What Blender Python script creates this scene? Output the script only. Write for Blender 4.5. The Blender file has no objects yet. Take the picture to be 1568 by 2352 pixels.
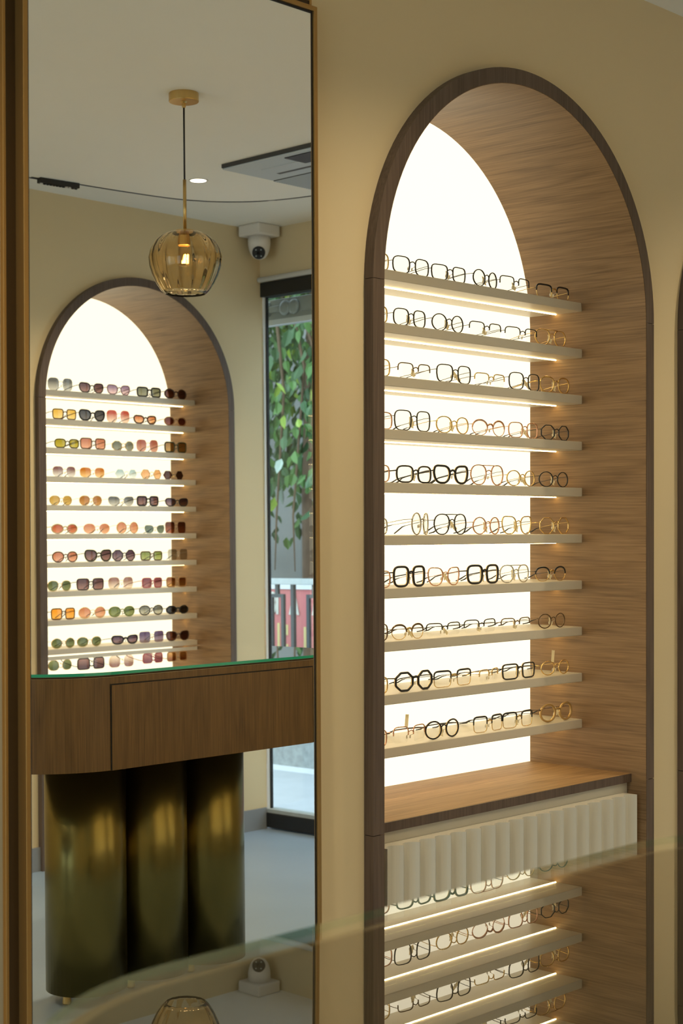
import bpy, bmesh, math, random
from mathutils import Vector, Matrix
PI = math.pi
S = bpy.context.scene
C = S.collection
rnd = random.Random(7)

# ------------------------------------------------------------------ camera
W_PX, H_PX, FPX, PHI, HOR = 1568, 2352, 3738.5, 0.8178, 1206.9
CAM_Z = 1.32
cd = bpy.data.cameras.new('camera'); cam = bpy.data.objects.new('camera', cd); C.objects.link(cam)
cam.location = (0, 0, CAM_Z); cam.rotation_euler = (PI/2, 0, -PHI)
cd.sensor_fit = 'HORIZONTAL'; cd.sensor_width = 24.0; cd.lens = FPX/W_PX*24.0
cd.shift_y = (HOR-H_PX/2)/W_PX
cd.clip_start = 0.02; cd.clip_end = 100
cd.dof.use_dof = True; cd.dof.focus_distance = 3.85; cd.dof.aperture_fstop = 8.0
S.camera = cam

# ------------------------------------------------------------------ world, sun, exposure
wd = bpy.data.worlds.new('overcast_sky'); S.world = wd; wd.use_nodes = True
bg = wd.node_tree.nodes['Background']
bg.inputs['Color'].default_value = (0.72, 0.87, 1.0, 1); bg.inputs['Strength'].default_value = 3.1
vs = S.view_settings
vs.view_transform = 'Standard'; vs.look = 'None'; vs.gamma = 1.0; vs.use_curve_mapping = False; vs.exposure = 0.0

def portal(loc, rot, sx, sy):      # sampling portals in the two glazed openings (they give off no light themselves)
    l = bpy.data.lights.new('sky_portal', 'AREA'); l.shape = 'RECTANGLE'; l.size = sx; l.size_y = sy; l.cycles.is_portal = True
    o = bpy.data.objects.new('sky_portal', l); C.objects.link(o); o.location = loc; o.rotation_euler = rot
portal((5.26, 0.155, 1.23), (0, PI/2, 0), 2.40, 2.05)
portal((-2.36, 0.708, 1.33), (0, -PI/2, 0), 2.05, 2.60)

# ------------------------------------------------------------------ main dimensions (metres)
WF = 2.256          # front wall plane (mirror and eyeglass niche)
WB = -0.840         # back wall plane (sunglasses niche, seen in the mirror)
WR = 5.117          # right wall plane (glass door)
WL = -2.2           # left wall plane
ZC_LOW, ZC_HIGH = 2.648, 2.696
YM = 2.222          # mirror surface
R_IN, F_W, F_P = 0.4924, 0.0354, 0.0254   # niche radius, trim width, trim projection

def px_x(px, Y):    # X where the view through column px meets the plane at distance Y
    return Y*math.tan(PHI+math.atan((px-W_PX/2)/FPX))

# ------------------------------------------------------------------ helpers
def link(o, parent=None):
    C.objects.link(o)
    if parent is not None: o.parent = parent
    return o
def tag(o, label=None, cat=None, group=None, kind=None):
    if label: o['label'] = label
    if cat: o['category'] = cat
    if group: o['group'] = group
    if kind: o['kind'] = kind
    return o
def empty(name, loc=(0,0,0), rz=0.0):
    o = bpy.data.objects.new(name, None); o.empty_display_size = 0.05
    C.objects.link(o); o.location = loc; o.rotation_euler = (0,0,rz); return o
def mobj(name, bm, mat, parent=None, smooth=False, recalc=True):
    if recalc: bmesh.ops.recalc_face_normals(bm, faces=bm.faces)
    me = bpy.data.meshes.new(name); bm.to_mesh(me); bm.free()
    for m in (mat if isinstance(mat,(list,tuple)) else [mat]): me.materials.append(m)
    if smooth:
        for p in me.polygons: p.use_smooth = True
    return link(bpy.data.objects.new(name, me), parent)
def share(name, src, parent=None):
    return link(bpy.data.objects.new(name, src.data), parent)
def box(bm, x0, x1, y0, y1, z0, z1, bev=0.0, seg=2, mi=0):
    r = bmesh.ops.create_cube(bm, size=1.0)
    vv = r['verts']
    for v in vv:
        v.co = Vector(((x0+x1)/2+v.co.x*(x1-x0), (y0+y1)/2+v.co.y*(y1-y0), (z0+z1)/2+v.co.z*(z1-z0)))
    fs = {f for v in vv for f in v.link_faces}
    for f in fs: f.material_index = mi
    if bev > 0:
        es = list({e for v in vv for e in v.link_edges})
        bmesh.ops.bevel(bm, geom=es, offset=bev, segments=seg, affect='EDGES', profile=0.5)
    return bm
def bx(*a, **k):
    return box(bmesh.new(), *a, **k)
def prism(bm, pts, z0, z1, mi_side=0, mi_cap=0):
    n = len(pts)
    a = [bm.verts.new((p[0],p[1],z0)) for p in pts]; b = [bm.verts.new((p[0],p[1],z1)) for p in pts]
    f = bm.faces.new(a[::-1]); f.material_index = mi_cap
    f = bm.faces.new(b); f.material_index = mi_cap
    for i in range(n):
        f = bm.faces.new((a[i],a[(i+1)%n],b[(i+1)%n],b[i])); f.material_index = mi_side
    return bm
def lathe(bm, prof, seg=32, cx=0, cy=0, rib=0.0, ribs=0, cap=True):
    rings = []
    for r, z in prof:
        ring = []
        for i in range(seg):
            t = 2*PI*i/seg
            rr = r*(1+rib*math.cos(ribs*t)) if ribs else r
            ring.append(bm.verts.new((cx+rr*math.cos(t), cy+rr*math.sin(t), z)))
        rings.append(ring)
    for a, b in zip(rings, rings[1:]):
        for i in range(seg): bm.faces.new((a[i],a[(i+1)%seg],b[(i+1)%seg],b[i]))
    if cap:
        bm.faces.new(rings[0][::-1]); bm.faces.new(rings[-1])
    return bm
def tube(bm, pts, rad, sides=6, closed=False, cap=True, flat=1.0):
    """sweep a round (or flattened) section along points; rad a number or list"""
    pts = [Vector(p) for p in pts]; n = len(pts); rings = []
    for i, p in enumerate(pts):
        if closed: t = pts[(i+1)%n]-pts[i-1]
        else: t = pts[min(i+1,n-1)]-pts[max(i-1,0)]
        t.normalize()
        up = Vector((0,1,0)) if abs(t.y) < 0.9 else Vector((0,0,1))
        u = t.cross(up).normalized(); v = u.cross(t).normalized()
        r = rad[i] if isinstance(rad,(list,tuple)) else rad
        rings.append([bm.verts.new(p+u*(r*math.cos(2*PI*k/sides))+v*(r*flat*math.sin(2*PI*k/sides))) for k in range(sides)])
    m = n if closed else n-1
    for i in range(m):
        a, b = rings[i], rings[(i+1)%n]
        for k in range(sides): bm.faces.new((a[k],a[(k+1)%sides],b[(k+1)%sides],b[k]))
    if cap and not closed:
        bm.faces.new(rings[0][::-1]); bm.faces.new(rings[-1])
    return bm

# ------------------------------------------------------------------ materials
MATS = {}
def principled(name, col, rough=0.5, metal=0.0, spec=0.5, coat=0.0, noise=0.0, nscale=8.0, bump=0.0, bscale=200.0, emis=None, estr=0.0):
    if name in MATS: return MATS[name]
    m = bpy.data.materials.new(name); m.use_nodes = True; nt = m.node_tree; b = nt.nodes['Principled BSDF']
    b.inputs['Base Color'].default_value = (*col,1); b.inputs['Roughness'].default_value = rough
    b.inputs['Metallic'].default_value = metal; b.inputs['Specular IOR Level'].default_value = spec
    b.inputs['Coat Weight'].default_value = coat
    if emis: b.inputs['Emission Color'].default_value = (*emis,1); b.inputs['Emission Strength'].default_value = estr
    if noise > 0 or bump > 0:
        tc = nt.nodes.new('ShaderNodeTexCoord')
    if noise > 0:
        n = nt.nodes.new('ShaderNodeTexNoise'); n.inputs['Scale'].default_value = nscale; n.inputs['Detail'].default_value = 5
        nt.links.new(tc.outputs['Object'], n.inputs['Vector'])
        mx = nt.nodes.new('ShaderNodeMix'); mx.data_type = 'RGBA'
        mx.inputs[6].default_value = (*[c*(1-noise) for c in col],1); mx.inputs[7].default_value = (*[min(1,c*(1+noise)) for c in col],1)
        nt.links.new(n.outputs['Fac'], mx.inputs[0]); nt.links.new(mx.outputs[2], b.inputs['Base Color'])
    if bump > 0:
        n2 = nt.nodes.new('ShaderNodeTexNoise'); n2.inputs['Scale'].default_value = bscale; n2.inputs['Detail'].default_value = 3
        nt.links.new(tc.outputs['Object'], n2.inputs['Vector'])
        bp = nt.nodes.new('ShaderNodeBump'); bp.inputs['Strength'].default_value = bump; bp.inputs['Distance'].default_value = 0.002
        nt.links.new(n2.outputs['Fac'], bp.inputs['Height']); nt.links.new(bp.outputs['Normal'], b.inputs['Normal'])
    MATS[name] = m; return m
def wood(name, dark, light, grain='Y', rough=0.5, fine=1.0):
    """oak veneer: long pores, broad growth bands and a few cathedral figures, running along one axis"""
    if name in MATS: return MATS[name]
    m = bpy.data.materials.new(name); m.use_nodes = True; nt = m.node_tree; b = nt.nodes['Principled BSDF']; N = nt.nodes.new; L = nt.links.new
    tc = N('ShaderNodeTexCoord')
    def mapped(along, across):
        mp = N('ShaderNodeMapping')
        mp.inputs['Scale'].default_value = tuple(along if a == grain else across for a in 'XYZ')
        L(tc.outputs['Object'], mp.inputs['Vector']); return mp
    # growth bands: distance field through stretched noise
    m1 = mapped(0.8*fine, 9.0*fine)
    n1 = N('ShaderNodeTexNoise'); n1.inputs['Scale'].default_value = 1.0; n1.inputs['Detail'].default_value = 2.0; n1.inputs['Roughness'].default_value = 0.45
    L(m1.outputs[0], n1.inputs['Vector'])
    ml = N('ShaderNodeMath'); ml.operation = 'MULTIPLY'; ml.inputs[1].default_value = 16.0; L(n1.outputs['Fac'], ml.inputs[0])
    fr = N('ShaderNodeMath'); fr.operation = 'PINGPONG'; fr.inputs[1].default_value = 1.0; L(ml.outputs[0], fr.inputs[0])
    pw = N('ShaderNodeMath'); pw.operation = 'POWER'; pw.inputs[1].default_value = 2.2; L(fr.outputs[0], pw.inputs[0])
    m2 = mapped(7.0*fine, 260.0*fine)
    n2 = N('ShaderNodeTexNoise'); n2.inputs['Scale'].default_value = 1.0; n2.inputs['Detail'].default_value = 3.0
    L(m2.outputs[0], n2.inputs['Vector'])
    m3 = mapped(1.2, 9.0)
    n3 = N('ShaderNodeTexNoise'); n3.inputs['Scale'].default_value = 1.0; n3.inputs['Detail'].default_value = 1.0
    L(m3.outputs[0], n3.inputs['Vector'])
    a1 = N('ShaderNodeMath'); a1.operation = 'MULTIPLY'; a1.inputs[1].default_value = 0.16; L(pw.outputs[0], a1.inputs[0])
    a2 = N('ShaderNodeMath'); a2.operation = 'MULTIPLY_ADD'; a2.inputs[1].default_value = 0.90; L(n2.outputs['Fac'], a2.inputs[0]); L(a1.outputs[0], a2.inputs[2])
    a3 = N('ShaderNodeMath'); a3.operation = 'MULTIPLY_ADD'; a3.inputs[1].default_value = 0.22; L(n3.outputs['Fac'], a3.inputs[0]); L(a2.outputs[0], a3.inputs[2])
    cr = N('ShaderNodeValToRGB'); cr.color_ramp.elements[0].position = 0.38; cr.color_ramp.elements[0].color = (*light,1)
    cr.color_ramp.elements[1].position = 0.98; cr.color_ramp.elements[1].color = (*dark,1)
    L(a3.outputs[0], cr.inputs[0]); L(cr.outputs[0], b.inputs['Base Color'])
    bp = N('ShaderNodeBump'); bp.inputs['Strength'].default_value = 0.12; bp.inputs['Distance'].default_value = 0.001
    L(n2.outputs['Fac'], bp.inputs['Height']); L(bp.outputs[0], b.inputs['Normal'])
    b.inputs['Roughness'].default_value = rough; b.inputs['Specular IOR Level'].default_value = 0.35
    MATS[name] = m; return m
def emitter(name, col, strength):
    if name in MATS: return MATS[name]
    m = bpy.data.materials.new(name); m.use_nodes = True; nt = m.node_tree; nt.nodes.clear()
    e = nt.nodes.new('ShaderNodeEmission'); e.inputs[0].default_value = (*col,1); e.inputs[1].default_value = strength
    o = nt.nodes.new('ShaderNodeOutputMaterial'); nt.links.new(e.outputs[0], o.inputs[0]); MATS[name] = m; return m
def thin_glass(name, top, bottom=None, ior=1.45, gloss=(1,1,1), rough=0.0, refl=1.0, axis=2):
    """thin tinted pane: transparent tint (optionally graded over the height of the lens) with Fresnel reflection"""
    if name in MATS: return MATS[name]
    m = bpy.data.materials.new(name); m.use_nodes = True; nt = m.node_tree; nt.nodes.clear(); N = nt.nodes.new; L = nt.links.new
    o = N('ShaderNodeOutputMaterial'); mx = N('ShaderNodeMixShader'); t = N('ShaderNodeBsdfTransparent'); g = N('ShaderNodeBsdfGlossy')
    fr = N('ShaderNodeFresnel'); ge = N('ShaderNodeNewGeometry'); im = N('ShaderNodeMath'); im.operation = 'MULTIPLY_ADD'
    im.inputs[1].default_value = 1/ior-ior; im.inputs[2].default_value = ior      # same reflectance on both sides of the sheet
    L(ge.outputs['Backfacing'], im.inputs[0]); L(im.outputs[0], fr.inputs['IOR'])
    g.inputs['Roughness'].default_value = rough; g.inputs['Color'].default_value = (*gloss,1)
    t.inputs['Color'].default_value = (*top,1)
    if bottom:
        tc = N('ShaderNodeTexCoord'); sp = N('ShaderNodeSeparateXYZ'); L(tc.outputs['Generated'], sp.inputs[0])
        cr = N('ShaderNodeValToRGB'); cr.color_ramp.elements[0].position = 0.1; cr.color_ramp.elements[0].color = (*bottom,1)
        cr.color_ramp.elements[1].position = 0.75; cr.color_ramp.elements[1].color = (*top,1)
        L(sp.outputs[axis], cr.inputs[0]); L(cr.outputs[0], t.inputs['Color'])
    f2 = N('ShaderNodeMath'); f2.operation = 'MULTIPLY'; f2.inputs[1].default_value = refl
    L(fr.outputs[0], f2.inputs[0]); L(f2.outputs[0], mx.inputs[0]); L(t.outputs[0], mx.inputs[1]); L(g.outputs[0], mx.inputs[2]); L(mx.outputs[0], o.inputs[0])
    MATS[name] = m; return m

M_WALL = principled('beige_wall_paint', (0.67,0.55,0.34), 0.75, spec=0.25, noise=0.02, nscale=2.5, bump=0.06, bscale=90)
M_CEIL = principled('white_ceiling_paint', (0.87,0.85,0.77), 0.8, spec=0.2, noise=0.01)
M_FLOOR = principled('grey_cement_floor', (0.25,0.33,0.43), 0.36, spec=0.45, noise=0.10, nscale=3.0, bump=0.03, bscale=30)
M_BASE = principled('grey_baseboard', (0.24,0.25,0.26), 0.5)
M_OAK = wood('oak_lining', (0.12,0.066,0.027), (0.31,0.188,0.088), 'Y', 0.45)
M_OAKTOP = wood('oak_ledge', (0.19,0.105,0.042), (0.42,0.255,0.115), 'X', 0.55)
M_TRIM = wood('dark_walnut_trim', (0.062,0.040,0.028), (0.14,0.096,0.068), 'Z', 0.5)
M_COUNTER = wood('brown_counter_veneer', (0.058,0.029,0.008), (0.155,0.085,0.028), 'Z', 0.42)
M_DARK_SHEET = principled('dark_sheet_brown', (0.040,0.026,0.014), 0.95, spec=0.1)
M_SHELF = principled('greige_shelf_lacquer', (0.66,0.60,0.48), 0.38, spec=0.4)
M_WHITE = principled('warm_white_lacquer', (0.62,0.585,0.49), 0.4, spec=0.4)
M_PANEL = emitter('backlit_panel', (1.0,0.88,0.62), 1.55)
M_STRIP = emitter('led_strip', (1.0,0.74,0.32), 22.0)
M_DOWN = emitter('downlight_disc', (1.0,0.88,0.68), 9.0)
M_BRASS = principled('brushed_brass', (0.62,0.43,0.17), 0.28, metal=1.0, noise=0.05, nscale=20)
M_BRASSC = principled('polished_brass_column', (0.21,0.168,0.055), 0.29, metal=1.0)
M_BRONZE = principled('bronze_mirror_frame', (0.42,0.24,0.075), 0.38, metal=0.75)
M_DARKBR = principled('dark_bronze', (0.06,0.035,0.012), 0.5, metal=0.5)
M_BLACK = principled('black_metal', (0.012,0.012,0.012), 0.45)
M_GAP_SHADE = principled('painted_gap_shade', (0.006,0.005,0.004), 0.9)
M_GREY = principled('grey_plastic', (0.50,0.56,0.60), 0.45)
M_GREYD = principled('dark_grey_plastic', (0.05,0.05,0.05), 0.5)
M_CCTV = principled('white_plastic', (0.74,0.71,0.66), 0.4)
M_PIPE = principled('white_pvc', (0.78,0.80,0.80), 0.4)
M_STEEL = principled('galvanised_steel', (0.40,0.44,0.44), 0.55, metal=0.2, noise=0.15, nscale=30)
def edge_mat():      # polished glass edge: bottle green from outside (light trapped in the sheet), nearly clear looking out from within
    m = bpy.data.materials.new('green_glass_edge'); m.use_nodes = True; nt = m.node_tree; nt.nodes.clear(); N = nt.nodes.new; L = nt.links.new
    o = N('ShaderNodeOutputMaterial'); t = N('ShaderNodeBsdfTransparent'); d = N('ShaderNodeBsdfPrincipled'); mx = N('ShaderNodeMixShader')
    ge = N('ShaderNodeNewGeometry'); mr_ = N('ShaderNodeMapRange'); mr_.inputs['To Min'].default_value = 0.85; mr_.inputs['To Max'].default_value = 0.22
    t.inputs[0].default_value = (0.82,0.95,0.89,1); d.inputs['Base Color'].default_value = (0.01,0.36,0.22,1); d.inputs['Roughness'].default_value = 0.15
    L(ge.outputs['Backfacing'], mr_.inputs['Value']); L(mr_.outputs[0], mx.inputs[0])
    L(t.outputs[0], mx.inputs[1]); L(d.outputs[0], mx.inputs[2]); L(mx.outputs[0], o.inputs[0]); return m
M_EDGE = edge_mat()
M_PANE = thin_glass('clear_pane', (0.95,0.98,0.97), ior=1.5)
M_TOP = thin_glass('counter_glass', (0.86,0.92,0.88), ior=2.0, refl=1.45)
M_UNDER = thin_glass('counter_glass_underside', (0.93,0.96,0.94), ior=1.02)
def solid_glass(name, col, ior=1.45):
    m = bpy.data.materials.new(name); m.use_nodes = True; nt = m.node_tree; nt.nodes.clear()
    g = nt.nodes.new('ShaderNodeBsdfGlass'); g.inputs['Color'].default_value = (*col,1); g.inputs['IOR'].default_value = ior; g.inputs['Roughness'].default_value = 0.0
    o = nt.nodes.new('ShaderNodeOutputMaterial'); nt.links.new(g.outputs[0], o.inputs[0]); return m
M_AMBER = solid_glass('amber_shade_glass', (0.985,0.91,0.77))
M_BULB = thin_glass('bulb_glass', (1.0,0.93,0.8), ior=1.4)
M_FIL = emitter('filament', (1.0,0.58,0.16), 14.0)
def mirror_mat():
    m = bpy.data.materials.new('mirror_silver'); m.use_nodes = True; nt = m.node_tree; nt.nodes.clear()
    g = nt.nodes.new('ShaderNodeBsdfGlossy'); g.inputs['Color'].default_value = (0.96,0.97,0.95,1); g.inputs['Roughness'].default_value = 0.0
    o = nt.nodes.new('ShaderNodeOutputMaterial'); nt.links.new(g.outputs[0], o.inputs[0]); return m
M_MIRROR = mirror_mat()

# ------------------------------------------------------------------ the shell of the room
def arch_pts(r, zs, z0, n=48):
    """open outline from bottom right up, over the arch, down to bottom left: (x, z)"""
    return [(r, z0)]+[(r*math.cos(PI*i/n), zs+r*math.sin(PI*i/n)) for i in range(n+1)]+[(-r, z0)]
def wall_with_arches(name, x0, x1, yplane, depth, ztop, arches, label):
    """solid wall; arches = [(centre x, spring z)] are cut out down to the floor"""
    bm = bmesh.new()
    rr = R_IN+0.014
    def quad(a,b,c,d): bm.faces.new([bm.verts.new((p[0], yplane, p[1])) for p in (a,b,c,d)])
    cur = x0
    for xc, zs in sorted(arches):
        quad((cur,0),(xc-rr,0),(xc-rr,ztop),(cur,ztop))
        n = 48
        prev = (xc-rr, zs)
        for i in range(1, n+1):
            t = PI-PI*i/n; p = (xc+rr*math.cos(t), zs+rr*math.sin(t))
            quad(prev, p, (p[0],ztop), (prev[0],ztop)); prev = p
        cur = xc+rr
    quad((cur,0),(x1,0),(x1,ztop),(cur,ztop))
    bmesh.ops.remove_doubles(bm, verts=bm.verts, dist=1e-5)
    r = bmesh.ops.extrude_face_region(bm, geom=list(bm.faces))
    for v in [e for e in r['geom'] if isinstance(e, bmesh.types.BMVert)]: v.co.y += depth
    o = mobj(name, bm, M_WALL); return tag(o, label, 'wall', kind='structure')
N1 = (3.0032, 1.828); N3 = (4.211, 1.828); N2 = (4.3992, 1.871)
wall_with_arches('wall_front', WL-0.1, WR+0.12, WF, 0.42, 2.80, [N1, N3], 'beige plaster wall carrying the tall mirror and the eyeglass niche')
wall_with_arches('wall_back', WL-0.1, WR+0.012, WB, -0.46, 2.80, [N2], 'beige plaster wall with the sunglasses niche, seen in the mirror')
bm = bmesh.new(); box(bm, WL-0.1, WL, WB, WF, 2.35, 2.80); box(bm, WL-0.1, WL, WB, WB+0.25, 0, 2.35); box(bm, WL-0.1, WL, WF-0.25, WF, 0, 2.35); box(bm, WL-0.1, WL, WB+0.25, WF-0.25, 0, 0.3)
tag(mobj('wall_left', bm, M_WALL), 'beige end wall around the added window far to the left', 'wall', kind='structure')
added_win = empty('added_window_1', (WL-0.05, WB+0.25, 0.3)); tag(added_win, 'large unseen window added in the left end wall to let in daylight', 'window', kind='structure')  # unseen window, added to bring more daylight into the room
mobj('pane', bx(-0.004, 0.004, 0.04, 2.556, 0.04, 2.01), M_PANE, added_win)
for a in ((0,0.04,0,2.05),(2.556,2.596,0,2.05),(0.04,2.556,0,0.04),(0.04,2.556,2.01,2.05)): mobj('window_frame', bx(-0.03,0.03,*a), M_BLACK, added_win)
DOOR_Y1, DOOR_Z = 1.15, 2.462
bm = bmesh.new()
box(bm, WR, WR+0.06, WB, WF, DOOR_Z, 2.80); box(bm, WR, WR+0.06, DOOR_Y1, WF, 0, DOOR_Z)
tag(mobj('wall_right', bm, M_WALL), 'cream wall around the glass door, seen in the mirror', 'wall', kind='structure')
tag(mobj('floor', bx(WL-0.1, WR+0.12, WB-0.46, WF+0.42, -0.10, 0), M_FLOOR), 'smooth grey-blue cement floor', 'floor', kind='structure')
tag(mobj('ceiling', bx(WL-0.1, WR+0.12, WB-0.1, WF+0.1, ZC_HIGH, ZC_HIGH+0.10), M_CEIL), 'white upper ceiling strip along the back wall and door', 'ceiling', kind='structure')
# dropped panel with the curved edge (edge line read from the mirror)
cv = [(WL,-0.49),(3.2,-0.50),(3.607,-0.488),(3.801,-0.465),(4.048,-0.440),(4.25,-0.405),(4.40,-0.33),(4.51,-0.21),(4.575,-0.05),(4.605,0.15),(4.62,0.5),(4.62,WF),(WL,WF)]
def catmull(p, k=5):
    out = []
    for i in range(1, len(p)-2):
        a, b, c, d = (Vector(q) for q in p[i-1:i+3])
        for j in range(k):
            t = j/k; out.append(tuple(0.5*((2*b)+(c-a)*t+(2*a-5*b+4*c-d)*t*t+(3*b-a-3*c+d)*t**3)))
    return out
cv = [cv[0]]+catmull(cv[:-1])+cv[-3:]
bm = prism(bmesh.new(), cv, ZC_LOW, ZC_HIGH)
tag(mobj('ceiling_panel', bm, M_CEIL), 'white dropped ceiling panel with a curved edge', 'ceiling', kind='structure')
# black track line under the curved edge
bm = bmesh.new(); tube(bm, [(x, y-0.003, ZC_LOW+0.001) for x, y in cv[:-2]], 0.0042, sides=6)
tag(mobj('trim_1', bm, M_BLACK), 'thin black magnetic track following the curved ceiling edge', 'track', kind='structure')
bm = bmesh.new()
for a, b in ((WL, N2[0]-R_IN-F_W), (N2[0]+R_IN+F_W, WR)): box(bm, a, b, WB, WB+0.012, 0, 0.094)
tag(mobj('baseboard_back', bm, M_BASE), 'grey baseboard along the back wall in the mirror', 'baseboard', kind='structure')
bm = bmesh.new()
for a, b in ((WL, 1.55), (2.33, N1[0]-R_IN-F_W), (N1[0]+R_IN+F_W, N3[0]-R_IN-F_W), (N3[0]+R_IN+F_W, WR)): box(bm, a, b, WF-0.012, WF, 0, 0.094)
tag(mobj('baseboard_front', bm, M_BASE), 'grey baseboard along the mirror wall', 'baseboard', kind='structure')

# ------------------------------------------------------------------ glass door in the right wall
door = empty('door_1', (WR+0.03, WB, 0)); tag(door, 'black framed glass door beside the sunglasses niche, seen in mirror', 'door', kind='structure')
DW = DOOR_Y1-WB
mobj('door_header', bx(-0.03,0.03, 0,DW, 2.395,2.458), M_BLACK, door)
mobj('door_stile', bx(-0.006,0.006, 0.008,0.016, 0.075,2.395), M_BLACK, door)
mobj('door_stile', bx(-0.02,0.02, DW-0.05,DW, 0.075,2.395), M_BLACK, door)
mobj('door_stile', bx(-0.02,0.02, 0.98,1.04, 0.075,2.395), M_BLACK, door)
mobj('bottom_rail', bx(-0.035,0.035, 0,DW, 0.006,0.072, bev=0.004), M_BLACK, door)
mobj('sill_strip', bx(-0.03,0.03, 0,DW, 0.072,0.088), M_STEEL, door)
mobj('jamb', bx(-0.018,0.010, 0.001,0.008, 0.088,2.395), M_PIPE, door)
mobj('pane', bx(-0.004,0.004, 0.016,0.98, 0.088,2.395), M_PANE, door)
mobj('pane', bx(-0.004,0.004, 1.04,DW-0.05, 0.088,2.395), M_PANE, door)
bm = bmesh.new(); tube(bm, [(WR-0.012, WB+0.005, 2.470),(WR-0.012, WF-0.02, 2.470)], 0.012, 12)
tag(mobj('conduit_pipe', bm, M_PIPE, smooth=True), 'white round conduit pipe above the black door header', 'pipe')
sh = empty('roller_shutter', (WR+0.075, WB-0.065, 2.285)); tag(sh, 'grey roller shutter box with motor behind top of door glass', 'shutter')
mobj('housing', bx(0,0.10, -0.3,2.1, 0.0,0.105, bev=0.003), M_STEEL, sh)
mobj('bottom_bar', bx(-0.012,0.0, -0.3,2.1, -0.012,0.012), M_PIPE, sh)
mobj('cover_plate', bx(-0.014,0.0, 0.26,1.9, 0.035,0.10), M_STEEL, sh)
for k in range(2):
    bm = bmesh.new(); lathe(bm, [(0.02,0),(0.034,0.004),(0.034,0.012),(0.02,0.016)], 20)
    for v in bm.verts: v.co = Vector((-v.co.z, v.co.x+0.155+0.055*k, v.co.y+0.06))
    mobj('roller_end', bm, M_STEEL, sh, smooth=True)
mobj('axle', bx(-0.012,0, 0.03,0.12, 0.045,0.075, bev=0.003), M_STEEL, sh)
mobj('bearing', bx(-0.016,0, 0.035,0.055, 0.03,0.095, bev=0.003), M_STEEL, sh)

# ------------------------------------------------------------------ arched display niches
def make_niche(name, loc, rz, zs, shelf_y, back_y, label, ztop_shelf, group=None):
    """local: x along the wall, +y into the wall, z up; origin on the floor at the wall plane"""
    t = empty(name, loc, rz); tag(t, label, 'niche', group)
    r = R_IN
    zled = zs-1.1335      # ledge top
    def band(r0, r1, y0, y1, pts0, pts1):
        bm = bmesh.new(); ring = []
        for (a, b) in zip(pts0, pts1):
            ring.append([bm.verts.new((a[0],y0,a[1])), bm.verts.new((b[0],y0,b[1])), bm.verts.new((b[0],y1,b[1])), bm.verts.new((a[0],y1,a[1]))])
        for p, q in zip(ring, ring[1:]):
            for k in range(4): bm.faces.new((p[k],p[(k+1)%4],q[(k+1)%4],q[k]))
        bm.faces.new(ring[0][::-1]); bm.faces.new(ring[-1])
        return bm
    n = 64
    arc = lambda R: [(R*math.cos(PI*i/n), zs+R*math.sin(PI*i/n)) for i in range(n+1)]
    # trim: curved head and the legs below it
    mobj('arch_trim', band(r, r+F_W, -F_P, 0.02, arc(r+0.0015), arc(r+F_W)), M_TRIM, t)
    for s in (-1, 1):
        for za, zb in ((0.0, zled-0.012), (zled-0.0105, zs-0.0012)):
            a, b = sorted((s*(r+0.0015), s*(r+F_W)))
            mobj('leg_trim', bx(a, b, -F_P, 0.02, za, zb), M_TRIM, t)
    po = arch_pts(r+0.012, zs, 0.0, n); pi_ = arch_pts(r, zs, 0.0, n)
    lin = mobj('lining', band(0,0, -F_P+0.001, back_y+0.02, pi_, po), M_OAK, t)
    bm = bmesh.new(); pts = arch_pts(r, zs, zled-0.02, n)
    v0 = [bm.verts.new((x, back_y, z)) for x, z in pts]; v1 = [bm.verts.new((x, back_y+0.015, z)) for x, z in pts]
    bm.faces.new(v0); bm.faces.new(v1[::-1])
    for i in range(len(pts)): bm.faces.new((v0[i], v0[(i+1)%len(pts)], v1[(i+1)%len(pts)], v1[i]))
    tag(mobj('back_panel', bm, M_PANEL, t), 'glowing warm white backlit panel')
    sh0 = st0 = None
    for k in range(10):
        z = ztop_shelf-0.1195*k
        if sh0 is None:
            sh0 = mobj('shelf', bx(-r, r, shelf_y, back_y, -0.0225, 0, bev=0.0015), M_SHELF, t)
            st0 = mobj('light_strip', bx(-r+0.004, r-0.004, shelf_y+0.079, shelf_y+0.082, -0.0245, -0.0222), M_STRIP, sh0)
            s = sh0
        else:
            s = share('shelf', sh0, t); share('light_strip', st0, s)
        s.location = (0, 0, z)
    mobj('ledge', bx(-r, r, 0.022, back_y, zled-0.02, zled, bev=0.001), [M_OAKTOP], t)
    mobj('ledge_nosing', bx(-r, r, 0.018, 0.022, zled-0.021, zled-0.0005), M_TRIM, t)
    return t, zled
def make_cabinet(loc, rz, zled, back_y, label):
    """white fluted drawer unit under the ledge with a brass plinth"""
    t = empty('drawer_cabinet', loc, rz); tag(t, label, 'cabinet', 'fluted cabinets under the niches')
    w = R_IN-0.022
    mobj('body', bx(-w-0.02, w+0.02, 0.03, back_y-0.01, 0.10, zled-0.022), M_WHITE, t)
    mobj('plinth', bx(-w, w, 0.03, 0.06, 0.0, 0.10), M_BRASS, t)
    # one flute: quarter-scallop slat, straight on one side
    nf = 18; pitch = 2*w/nf
    for za, zb in ((0.385, zled-0.047), (0.108, 0.378)):
        d = mobj('drawer', bx(-w, w, 0.008, 0.030, za, zb), M_WHITE, t)
        bm = bmesh.new(); m = 10
        # hollow flute between two crisp arrises
        prof = [(pitch*0.985*i/m, -0.021+0.0190*math.sin(PI*i/m)**0.8) for i in range(m+1)]
        pts = [(0.0,0.0)]+prof+[(pitch*0.985,0.0)]
        prism(bm, pts, za, zb)
        f0 = None
        for k in range(nf):
            if f0 is None: f0 = mobj('flute', bm, M_WHITE, d); f = f0
            else: f = share('flute', f0, d)
            f.location = (-w+pitch*k, 0.008, 0)
    return t
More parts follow.
